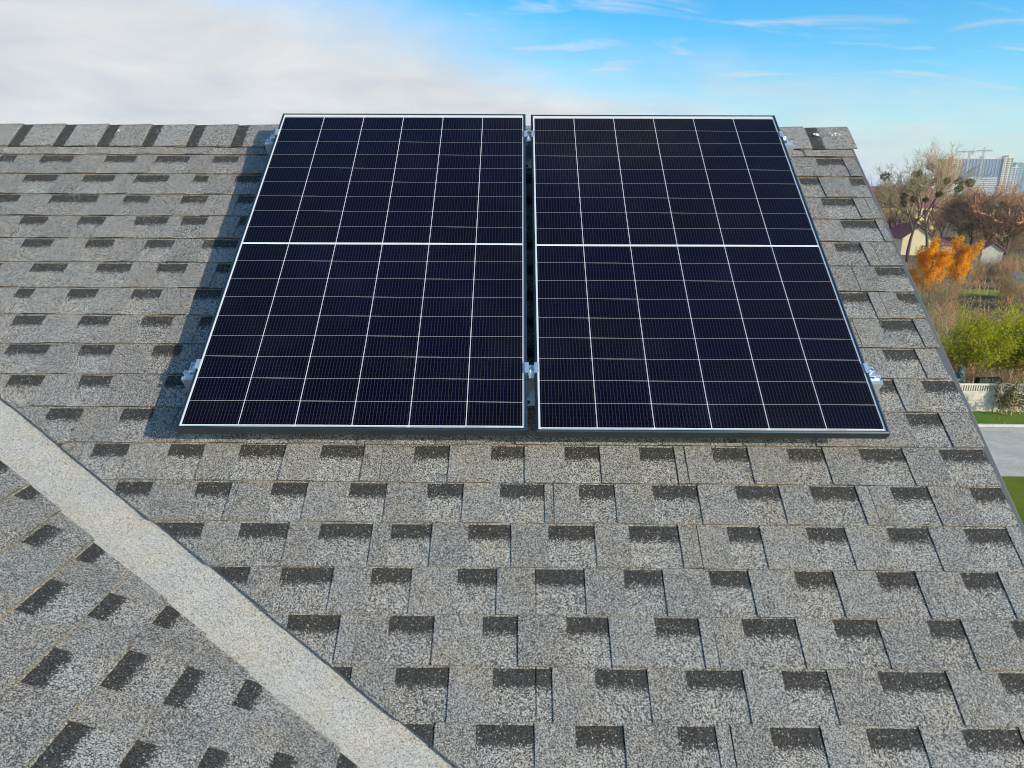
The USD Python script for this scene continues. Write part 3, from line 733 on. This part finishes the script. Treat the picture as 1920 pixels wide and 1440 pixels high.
def segs_mesh(S, sides):
    return tubes([s[0] for s in S], [s[1] for s in S], [s[2] for s in S], [s[3] for s in S], sides)
def put_tree(name, label, o, S, bark, twig, cut=2, cat='tree', group=None):
    t = thing(name, label, cat, o, None, group)
    obj('trunk', segs_mesh([s for s in S if s[4] == 0], 7), bark, t)
    obj('limbs', segs_mesh([s for s in S if 0 < s[4] <= cut], 5), bark, t)
    rest = [s for s in S if s[4] > cut]
    if rest: obj('crown', segs_mesh(rest, 3), twig, t)
    return t
def balls(t, S, count, rad, r, levs=(1, 2, 3), low=.3):
    """mistletoe: dense round clumps of leaves in the crown"""
    C = [s for s in S if s[4] in levs]; zmax = max(s[1][2] for s in C); C = [s for s in C if low * zmax < s[1][2] < .82 * zmax]
    for k in range(count):
        c = C[r.integers(len(C))][1]; R = rad * r.uniform(.6, 1.15)
        d = r.normal(0, 1, (260, 3)); d /= np.linalg.norm(d, axis=1, keepdims=True)
        P = c + d * (R * r.uniform(.2, 1, 260) ** .5)[:, None] * [1, 1, .85]
        obj('mistletoe', leaf_quads(P, .12, r), MISTLE_M, t)
def leaf_cloud(r, n, centre, radii, clumps=24, cl=.28):
    c = r.normal(0, 1, (clumps, 3)); c /= np.linalg.norm(c, axis=1, keepdims=True)
    c *= r.uniform(.25, 1, (clumps, 1)) ** .6
    k = r.integers(clumps, size=n)
    P = c[k] + r.normal(0, cl, (n, 3)) * r.uniform(.5, 1.2, (clumps, 1))[k]
    return A3(*centre) + P * A3(*radii)
def at_leaf_tips(r, S, n, lev, sd):
    C = np.array([s[1] for s in S if s[4] >= lev]); return C[r.integers(len(C), size=n)] + r.normal(0, sd, (n, 3))

# two golden trees in the garden beyond the fence
for k, (px, py, h, n, lab) in enumerate(((1736, 562, 6.6, 13000, 'golden orange tree, the fuller one beside the edge of the roof'), (1788, 554, 6.4, 8000, 'golden orange birch with a pale trunk, thinner than its neighbour'))):
    r = np.random.default_rng(52 + k)
    S = branching(r, h * 1.12, .09, up=.55, levels=3, kids=(11, 6, 5), frac=(.46, .45, .45), r_min=.010, start=.18, spread=.62)
    zm = max(s[1][2] for s in S); WD = (1.2, .95)[k]; S = [(a * h / zm * A3(WD, WD, 1), b * h / zm * A3(WD, WD, 1), c, d, l) for a, b, c, d, l in S]
    mean = np.mean([s[1] for s in S if s[4] > 1], 0) * A3(1, 1, 0) / h
    S = [(a - mean * a[2], b - mean * b[2], c, d, l) for a, b, c, d, l in S]
    t = put_tree('golden_tree', lab, on_ground(px, py), S, BIRCH_M if k else BARK_M, TWIG_M, cut=1, group='golden autumn trees')
    P = at_leaf_tips(r, S, n, 1, .14); P[:, 2] -= r.exponential(.22, n)
    obj('foliage', leaf_quads(P, .075, r), GOLD_M, t)

# big leafless trees hung with mistletoe
big = [  # px, py base, height, seed, twig, lean, balls, label
    (1700, 492, 16.5, 1, GREY_TWIG_M, (-.10, 0), 13, 'leafless tree with many mistletoe balls in front of the red roofed house'),
    (1738, 482, 18.5, 2, TWIG_M, (-.10, 0), 9, 'tallest leafless tree, its brown twigs rising beside the tall blocks'),
    (1790, 470, 12.5, 3, TWIG_M, (.30, .1), 2, 'leaning leafless tree with a thick dark forked trunk'),
    (1868, 476, 12.5, 4, TWIG2_M, (.25, 0), 3, 'broad reddish leafless tree behind the small shed'),
    (1668, 470, 14.5, 5, GREY_TWIG_M, (-.12, 0), 1, 'pale thin leafless tree at the edge of the roof'),
    (1935, 480, 12.0, 6, TWIG2_M, (-.15, 0), 0, 'reddish leafless tree at the right border')]
for k, (px, py, h, sd, tw, lean, nb_, lab) in enumerate(big):
    r = np.random.default_rng(100 + sd)
    S = branching(r, h, .30, up=.34, levels=4, kids=(11, 8, 8, 7) if sd > 2 else (9, 7, 6, 6), frac=(.66, .54, .52, .5), r_min=.017, start=.22 if sd > 2 else .45, lean=lean, spread=.72)
    zm = np.percentile([s[1][2] for s in S], 99.7); S = [(a * h / zm, b * h / zm, c, d, l) for a, b, c, d, l in S]
    t = put_tree('leafless_tree', lab, on_ground(px, py), S, BARK_M, tw, cut=2, group='leafless trees')
    if nb_: balls(t, S, nb_, .75, r)

# ------------------------------------------------------------------ shrubs
def shrub(name, label, o, h, w, n, leaf, mat_, seed, stems=9, twig=TWIG_M, cat='shrub', group=None, base=.35, leaves_up=.5):
    r = np.random.default_rng(seed); t = thing(name, label, cat, o, None, group)
    S = []
    for k in range(stems):
        a = r.uniform(0, 6.283); q = A3(math.cos(a), math.sin(a)) * w * .18 * r.uniform(.1, 1)
        B = branching(r, h * r.uniform(.75, 1.1), .022, up=.30, levels=2, kids=(6, 5), frac=(.45, .5), r_min=.007, start=base, lean=(q[0] / w * 4.2, q[1] / w * 4.2), spread=.7)
        S += [(p0 + [*q, 0], p1 + [*q, 0], a0, a1, l) for p0, p1, a0, a1, l in B]
    zm = np.percentile([s[1][2] for s in S], 99.5); S = [(a * A3(1, 1, h / zm), b * A3(1, 1, h / zm), c, d, l) for a, b, c, d, l in S]
    obj('stems', segs_mesh(S, 3), twig, t)
    if n:
        P = at_leaf_tips(r, [s for s in S if s[1][2] > h * leaves_up] or S, n, 1, w * .05)
        obj('foliage', leaf_quads(P, leaf, r), mat_, t)
    return t
shrub('fence_shrub', 'green leafy shrub on the grass strip in front of the concrete fence', A3(25.3, 33.0, .05), 1.8, 1.6, 1700, .055, GREEN_M, 1, stems=8, base=.15, leaves_up=.12)
for k, (px, dy, h, w, n, mm, lab) in enumerate((
    (1838, 36.2, 4.7, 3.2, 9500, LIME_M, 'large yellow green shrub behind the concrete fence, left of the other one'),
    (1880, 37.0, 4.9, 2.8, 8000, LIME_M, 'tall yellow green shrub behind the concrete fence, middle of the three'),
    (1925, 36.0, 3.7, 2.6, 5500, YEL_M, 'yellowing shrub behind the concrete fence at the right border'),
    (1785, 37.5, 3.3, 2.2, 1500, YEL_M, 'thin yellow shrub behind the fence beside the roof edge'),
    (1960, 38.0, 4.4, 3.0, 3200, LIME_M, 'yellow green shrub just outside the right border'))):
    x = dy * (px - 960 + dy * 0) / FPX * 1.04
    d = CF + CR * (px - 960) / FPX; x = d[0] / d[1] * dy
    shrub('garden_shrub', lab, A3(x, dy, 0), h, w, n, .065, mm, 20 + k, stems=12, twig=TWIG2_M, base=.35, leaves_up=.45)
r = np.random.default_rng(9)
# bare thicket between the fence and the garden trees
brown = []
for k in range(70):
    dy, px = (r.uniform(46, 110), r.uniform(1700, 1960)) if k < 44 else (r.uniform(122, 155), r.uniform(1770, 1970))
    d = CF + CR * (px - 960) / FPX; brown.append((d[0] / d[1] * dy, dy))
brown += [(r.uniform(2, 24), r.uniform(37, 80)) for k in range(22)]
protos = []
BARE = ['low light brown leafless shrub in the rough garden', 'reddish brown leafless shrub in the rough garden', 'tall grey brown leafless shrub in the rough garden']
for k in range(3):
    o = brown[k]
    protos.append(shrub('bare_shrub', BARE[k], A3(*o, 0), 2.6 + .5 * k, 2.6, 350, .06, BROWNB_M, 60 + k, stems=16, twig=(TWIG_M, TWIG2_M, GREY_TWIG_M)[k], group='leafless shrubs in the garden', base=.15, leaves_up=.2))
for k, o in enumerate(brown[3:]):
    a = r.uniform(0, 6.28)
    copy_of(protos[k % 3], 'bare_shrub', BARE[k % 3], A3(*o, 0), (A3(math.cos(a), math.sin(a), 0), A3(-math.sin(a), math.cos(a), 0), A3(0, 0, r.uniform(.7, 1.1) * (1.6 if o[1] > 115 else 1))), 'leafless shrubs in the garden')
# low dead stalks and ground cover
P = []
xs = r.uniform(20, 75, 9000); ys = r.uniform(34.5, 110, 9000)
keep = (xs / ys > .5) & (xs / ys < .80)
P0 = np.c_[xs, ys, np.zeros(9000)][keep]; n = len(P0)
P1 = P0 + np.c_[r.normal(0, .12, n), r.normal(0, .12, n), r.uniform(.15, .75, n)]
g = obj('dead_stalks', tubes(P0, P1, np.full(n, .02), np.full(n, .008), 3), TWIG_M); tag(g, 'dry stalks and weeds standing all over the rough garden', 'weeds', kind='stuff')
# garden grass patch
p = [on_ground(1712, 556), on_ground(1935, 556), on_ground(1935, 543), on_ground(1712, 543)]
g = obj('garden_lawn', (np.array(p) + [0, 0, .012], [(0, 1, 2), (0, 2, 3)]), FIELD_M); tag(g, 'bright strip of grass in the garden beyond the shrubs', 'grass', kind='structure')
# blue green conifer and a stack of netted crates behind the fence
r = np.random.default_rng(3)
t = thing('small_conifer', 'small pale blue green conifer just behind the concrete fence', 'conifer', A3(23.3, 34.6, 0))
obj('trunk', tubes([A3(0, 0, 0)], [A3(0, 0, 1.9)], [.04], [.01], 6), BARK_M, t)
z = r.uniform(.3, 2.1, 900); a = r.uniform(0, 6.283, 900); q = .75 * (1 - z / 2.3) * r.uniform(.2, 1, 900)
obj('foliage', leaf_quads(np.c_[q * np.cos(a), q * np.sin(a), z], .10, r), CONIFER_M, t)
DARKP_M = plain('dark_green_plastic', (.035, .055, .045), .6, 0, .3, 4.0)
t = thing('crate_stack', 'dark green crates stacked behind the concrete fence', 'crates', A3(25.1, 35.6, 0), None, None)
for k in range(4):
    mb = MB(); ox, oz = (k % 2) * .64, (k // 2) * .62
    for j in range(5): mb.box(ox, ox + .58, 0, .4, oz + j * .115, oz + j * .115 + .085)
    for q0, q1 in ((0, .04), (.54, .58)): mb.box(ox + q0, ox + q1, -.01, .41, oz, oz + .56)
    mb.build('crate', DARKP_M, t)

# ------------------------------------------------------------------ houses and sheds
RED_M = plain('dark_red_roofing', (.21, .055, .060), .7, 0, .12, .8)
YEL_W = plain('yellow_render', (.68, .50, .17), .9, 0, .06, .6)
CREAM_W = plain('cream_render_far', (.66, .56, .34), .9, 0, .06, .6)
GREYW_M = plain('grey_whitewash', (.50, .46, .38), .9, 0, .18, 1.5)
PINK_M = plain('pink_brick', (.45, .22, .16), .9, 0, .12, 2.0)
WIN_M = plain('window_glass', (.03, .035, .045), .12, 0, .2, 3.0)
WHITE_M = plain('white_paint', (.78, .78, .76), .6, 0, .04)
BOARD_M = plain('weathered_boards', (.10, .075, .055), .9, 0, .25, 3.0)
def rotz(a): return (A3(math.cos(a), math.sin(a), 0), A3(-math.sin(a), math.cos(a), 0), A3(0, 0, 1))
def gabled(name, label, cat, o, ang, L, D, wall_h, roof_h, wall_m, roof_m, wins=(), ridge_along=True, over=.4):
    """house with its long side to the viewer: x along, y deep; gable ends at the ends of the ridge"""
    t = thing(name, label, cat, o, rotz(ang))
    mb = MB()
    if ridge_along: mb.prism([(0, 0), (D, 0), (D, wall_h), (D / 2, wall_h + roof_h - .12), (0, wall_h)], 0, L, axis=0)
    else: mb.prism([(0, 0), (L, 0), (L, wall_h), (L / 2, wall_h + roof_h - .12), (0, wall_h)], 0, D, axis=1)
    mb.build('wall', wall_m, t)
    W = D if ridge_along else L; s = roof_h / (W / 2); th = .16
    prof = [(-over, wall_h - over * s + .02), (W / 2, wall_h + roof_h + .02), (W + over, wall_h - over * s + .02), (W + over, wall_h - over * s + .02 + th), (W / 2, wall_h + roof_h + .02 + th), (-over, wall_h - over * s + .02 + th)]
    mb = MB(); mb.prism(prof, -over, (L if ridge_along else D) + over, axis=0 if ridge_along else 1); mb.build('roof', roof_m, t)
    for x, z, w, h in wins:
        mb = MB(); mb.box(x - .06, x + w + .06, -.05, .05, z - .06, z); mb.box(x - .06, x + w + .06, -.05, .05, z + h, z + h + .06); mb.box(x - .06, x, -.05, .05, z, z + h); mb.box(x + w, x + w + .06, -.05, .05, z, z + h); mb.box(x + w / 2 - .025, x + w / 2 + .025, -.045, .05, z, z + h)
        f = mb.build('window', WHITE_M, t); mb = MB(); mb.box(x, x + w, -.02, .02, z, z + h); mb.build('pane', WIN_M, f)
    return t
c = on_ground(1632, 430)
gabled('yellow_house', 'yellow two storey house with a dark red roof behind the bare trees', 'house', c, .08, 19.5, 11, 6.4, 5.3, YEL_W, RED_M, [(2 + 3.2 * i, z, 1.5, 1.6) for i in range(5) for z in (1.0, 3.9)])
c = on_ground(1688, 478)
gabled('cream_house', 'cream gabled outbuilding below the yellow house, with a pink side', 'house', c, -.12, 5.0, 8, 3.0, 1.9, CREAM_W, RED_M, [(3.2, 1.0, .9, .7)], ridge_along=False)
c = on_ground(1648, 448)
gabled('long_red_roof', 'low building with a long dark red roof beside the cream outbuilding', 'house', c, .05, 8.5, 6, 3.0, 2.4, CREAM_W, RED_M)
c = on_ground(1764, 476)
gabled('pink_roof_shed', 'low shed with a faded red roof between the golden trees', 'shed', c, .1, 3.4, 4, 1.7, .9, PINK_M, RED_M)
c = on_ground(1838, 492)
gabled('garden_shed', 'small whitewashed shed with a dark red gable roof', 'shed', c, -.2, 2.9, 3.6, 2.0, 1.0, GREYW_M, RED_M, ridge_along=False, over=.3)
t = thing('white_roof_store', 'long low building with a white metal roof in the bare trees', 'building', on_ground(1826, 428), rotz(.03))
mb = MB(); mb.box(0, 8.0, 0, 5, 0, 2.6); mb.build('wall', GREYW_M, t)
mb = MB(); mb.prism([(-.3, 2.62), (5.3, 3.5), (5.3, 3.65), (-.3, 2.78)], -.3, 8.3, axis=0); mb.build('roof', WHITE_M, t)
GSHED_M = plain('pale_blue_sheet', (.42, .50, .58), .5, .2, .08, 2.0)
GSHED2_M = plain('grey_sheet', (.17, .19, .21), .5, .2, .08, 2.0)
t = thing('tool_shed', 'pale blue sheet metal shed at the right border beyond the shrubs', 'shed', on_ground(1903, 564), rotz(-.35))
mb = MB(); mb.box(0, 2.6, 0, 2.2, 0, 2.25); mb.build('wall', GSHED_M, t)
mb = MB(); mb.prism([(-.2, 2.25), (2.4, 2.55), (2.4, 2.62), (-.2, 2.32)], -.25, 2.8, axis=0); mb.build('roof', GSHED2_M, t)
mb = MB(); mb.box(-.16, -.02, -.1, .14, 0, 2.3); mb.build('corner_post', GSHED2_M, t)
t = thing('board_fence', 'dark weathered board fence in front of the small shed', 'fence', on_ground(1840, 515), rotz(-.05))
for k in range(34):
    mb = MB(); h = 1.35 + .06 * math.sin(k * 2.3); mb.box(k * .17, k * .17 + .15, 0, .025, 0, h); mb.build('board', BOARD_M, t)
mb = MB(); mb.box(0, 5.8, .03, .07, .4, .48); mb.box(0, 5.8, .03, .07, 1.0, 1.08); mb.build('fence_rail', BOARD_M, t)

# ------------------------------------------------------------------ tall blocks and cranes on the horizon
BLUE_W = plain('blue_facade', (.09, .20, .42), .6, 0, .06, .05)
WHITE_W = plain('white_facade', (.50, .51, .52), .8, 0, .04, .05)
CREAM_F = plain('cream_facade', (.62, .56, .40), .8, 0, .04, .05)
YELLOW_F = plain('yellow_facade', (.70, .55, .26), .8, 0, .04, .05)
TEAL_W = plain('teal_facade', (.14, .30, .36), .6, 0, .06, .05)
DARKWIN_M = plain('far_windows', (.05, .07, .10), .25, 0, .2, .1)
CRANE_M = plain('crane_steel', (.45, .43, .36), .6, 0, .1, .1)
def place(px, dist):
    d = CF + CR * (px - 960) / FPX - CU * (352 - 720) / FPX; d = d / d[1]
    return A3(d[0] * dist, dist, 0)
def h_at(py, dist, px=1830):
    d = CF + CR * (px - 960) / FPX - CU * (py - 720) / FPX
    return EYE[2] + d[2] / d[1] * dist
def block(name, label, px0, px1, dist, top, wall, floors, cols, D=16, ang=0, lower=None, base=0, end=None):
    o = place(px0, dist); L = place(px1, dist)[0] - o[0]; H = h_at(top, dist)
    t = thing(name, label, 'apartment block', o, rotz(ang))
    if lower:
        mb = MB(); mb.box(0, L, 0, D, H * lower, H); mb.build('upper_facade', wall, t)
        mb = MB(); mb.box(0, L, -.3, D, 0, H * lower); mb.build('lower_facade', WHITE_W, t)
    else:
        mb = MB(); mb.box(0, L, 0, D, 0, H); mb.build('facade', wall, t)
    mb = MB(); fh = H / floors; cw = L / cols
    for i in range(floors):
        for j in range(cols):
            y = -.36 if lower and (i + .9) * fh < H * lower else -.06
            mb.box(j * cw + cw * .16, j * cw + cw * .84, y, y + .5, i * fh + fh * .18, i * fh + fh * .82)
    tag(mb.build('windows', DARKWIN_M, t), kind='stuff')
    mb = MB()
    for j in range(cols + 1):
        if j % 2 == 0: mb.box(j * cw - .22, j * cw + .22, -.7, 0, H * (lower or 0), H + .4)
    mb.build('ribs', WHITE_W if lower else wall, t)
    mb = MB(); mb.box(0, L, -.2, D, H, H + 1.0); mb.box(L * .55, L * .8, 2, D - 2, H + 1.0, H + 4.2); mb.build('roof', wall if not lower else WHITE_W, t)
    return t
block('apartment_block', 'long blue apartment block with white lower floors under the cranes', 1793, 1872, 1130, 298, BLUE_W, 18, 26, lower=.52)
block('apartment_block', 'bright cream end tower of the blue apartment block', 1872.5, 1889, 1128, 296, CREAM_F, 18, 4, D=20)
block('apartment_block', 'yellow apartment block left of the blue one', 1763, 1792, 1120, 299, YELLOW_F, 18, 8)
block('apartment_block', 'hazy teal apartment block at the right border', 1896, 1950, 1500, 305, TEAL_W, 20, 12)
block('apartment_block', 'low white apartment block right of the cream tower', 1890, 1904, 1190, 314, WHITE_W, 14, 5)
def crane(label, px, dist, top, jib0, jib1, jib_y, white=False):
    o = place(px, dist); H = h_at(jib_y, dist); T = h_at(top, dist)
    t = thing('tower_crane', label, 'crane', o, None, 'cranes')
    P0, P1 = [], []
    def lattice(a, b, w, n, axis):
        A, B = A3(*a), A3(*b); u, v = (A3(1, 0, 0), A3(0, 1, 0)) if axis == 2 else (A3(0, 1, 0), A3(0, 0, 1))
        cs = [u * sx_ * w + v * sy_ * w for sx_ in (-1, 1) for sy_ in (-1, 1)]
        for c in cs: P0.append(A + c); P1.append(B + c)
        for i in range(n):
            p, q = A + (B - A) * i / n, A + (B - A) * (i + 1) / n
            for c1, c2 in ((0, 1), (1, 3), (3, 2), (2, 0)): P0.append(p + cs[c1]); P1.append(q + cs[c2])
    lattice((0, 0, 0), (0, 0, H), .9, 22, 2)
    k = len(P0); obj('mast', tubes(P0, P1, np.full(k, .26), np.full(k, .26), 3), CRANE_M, t)
    P0.clear(); P1.clear()
    x0, x1 = place(jib0, dist)[0] - o[0], place(jib1, dist)[0] - o[0]
    lattice((x0, 0, H + .8), (x1, 0, H + .8), .7, 20, 0)
    k = len(P0); obj('jib', tubes(P0, P1, np.full(k, .25), np.full(k, .25), 3), CRANE_M, t)
    P0.clear(); P1.clear()
    lattice((0, 0, H), (0, 0, T), .5, 5, 2)
    for x in (x0 * .7, x1 * .7): P0.append(A3(0, 0, T)); P1.append(A3(x, 0, H + 1.5))
    k = len(P0); obj('tower_head', tubes(P0, P1, np.full(k, .2), np.full(k, .2), 3), CRANE_M, t)
    mb = MB(); xe = x1 if abs(x1) < abs(x0) else x0
    mb.box(xe - 2.2, xe + 2.2, -1, 1, H - 3.2, H + .2); mb.build('counterweight', WHITE_W, t)
    mb = MB(); mb.box(.9, 2.6, -1, 1, H - 2.6, H - .2); mb.build('cab', WHITE_W, t)
crane('taller tower crane, its mast standing before the middle of the blue block', 1832, 1090, 276, 1819, 1847.5, 283.5)
crane('tower crane with a lower head, left of the other crane', 1806.5, 1080, 282, 1781, 1815, 285.5)

# far trees closing the gardens off
far = [(1765, 160), (1790, 175), (1830, 150), (1850, 165), (1880, 140), (1900, 160), (1920, 135), (1950, 150), (1815, 130), (1842, 128), (1866, 126), (1892, 124), (1910, 122), (1782, 150), (1650, 360), (1680, 330), (1725, 300), (1760, 310), (1785, 270), (1815, 250), (1840, 300), (1862, 240), (1885, 280), (1905, 230), (1930, 300), (1955, 250), (1735, 230), (1775, 210), (1850, 200), (1897, 190), (1625, 300)] + [(1000 + 37 * i, 190 + 60 * ((i * 7) % 4)) for i in range(17)]
r = np.random.default_rng(8); P_ = []
for k in range(3):
    q = np.random.default_rng(300 + k); h = 8.5
    S = branching(q, h, .2, up=.3, levels=3, kids=(10, 8, 8), frac=(.6, .55, .55), r_min=.05, start=.2, spread=.8)
    zm = np.percentile([s[1][2] for s in S], 99.5); P_.append([(a * h / zm, b * h / zm, c, d, l) for a, b, c, d, l in S])
first = []
FAR = ['light brown leafless tree far behind the gardens', 'reddish leafless tree far behind the gardens', 'grey brown leafless tree far behind the gardens']
for k, (px, dist) in enumerate(far):
    o = place(px, dist); a = r.uniform(0, 6.28); s = r.uniform(1.05, 1.45) if dist < 200 else r.uniform(.75, 1.15)
    if k < 3: first.append(put_tree('distant_tree', FAR[k], o, P_[k], BARK_M, (TWIG_M, TWIG2_M, GREY_TWIG_M)[k], cut=1, group='distant leafless trees'))
    else: copy_of(first[k % 3], 'distant_tree', FAR[k % 3], o, tuple(s * q for q in rotz(a)), 'distant leafless trees')
# the far wooded edge of the town
n = 44000
xs = r.uniform(-150, 1150, n); ys = r.uniform(380, 1050, n); k = (xs / ys > -.2) & (xs / ys < .95)
cx = np.c_[xs, ys][k]; hh = 5.5 * (.45 + .9 * r.random(len(cx)) ** .7) * (.7 + .3 * np.sin(cx[:, 0] * .07) * np.sin(cx[:, 1] * .05))
g = obj('far_wood', leaf_quads(np.c_[cx, hh * r.uniform(.15, 1, len(cx))], 1.5, r), BROWNB_M); tag(g, 'brown band of trees far away below the apartment blocks', 'wood', kind='stuff')

if HAZE > 0:
    HAZE_M = M('pale_haze', {'v': ('principled_volume', {'color': (.86, .92, 1.0), 'density': HAZE, 'anisotropy': .2})}, [], None, 'v.volume')
    mb = MB(); mb.box(-6200, 6200, -3200, 9200, -1.0, 90.0); g = mb.build('haze', HAZE_M); tag(g, 'thin pale air paling far things', 'haze', kind='stuff')
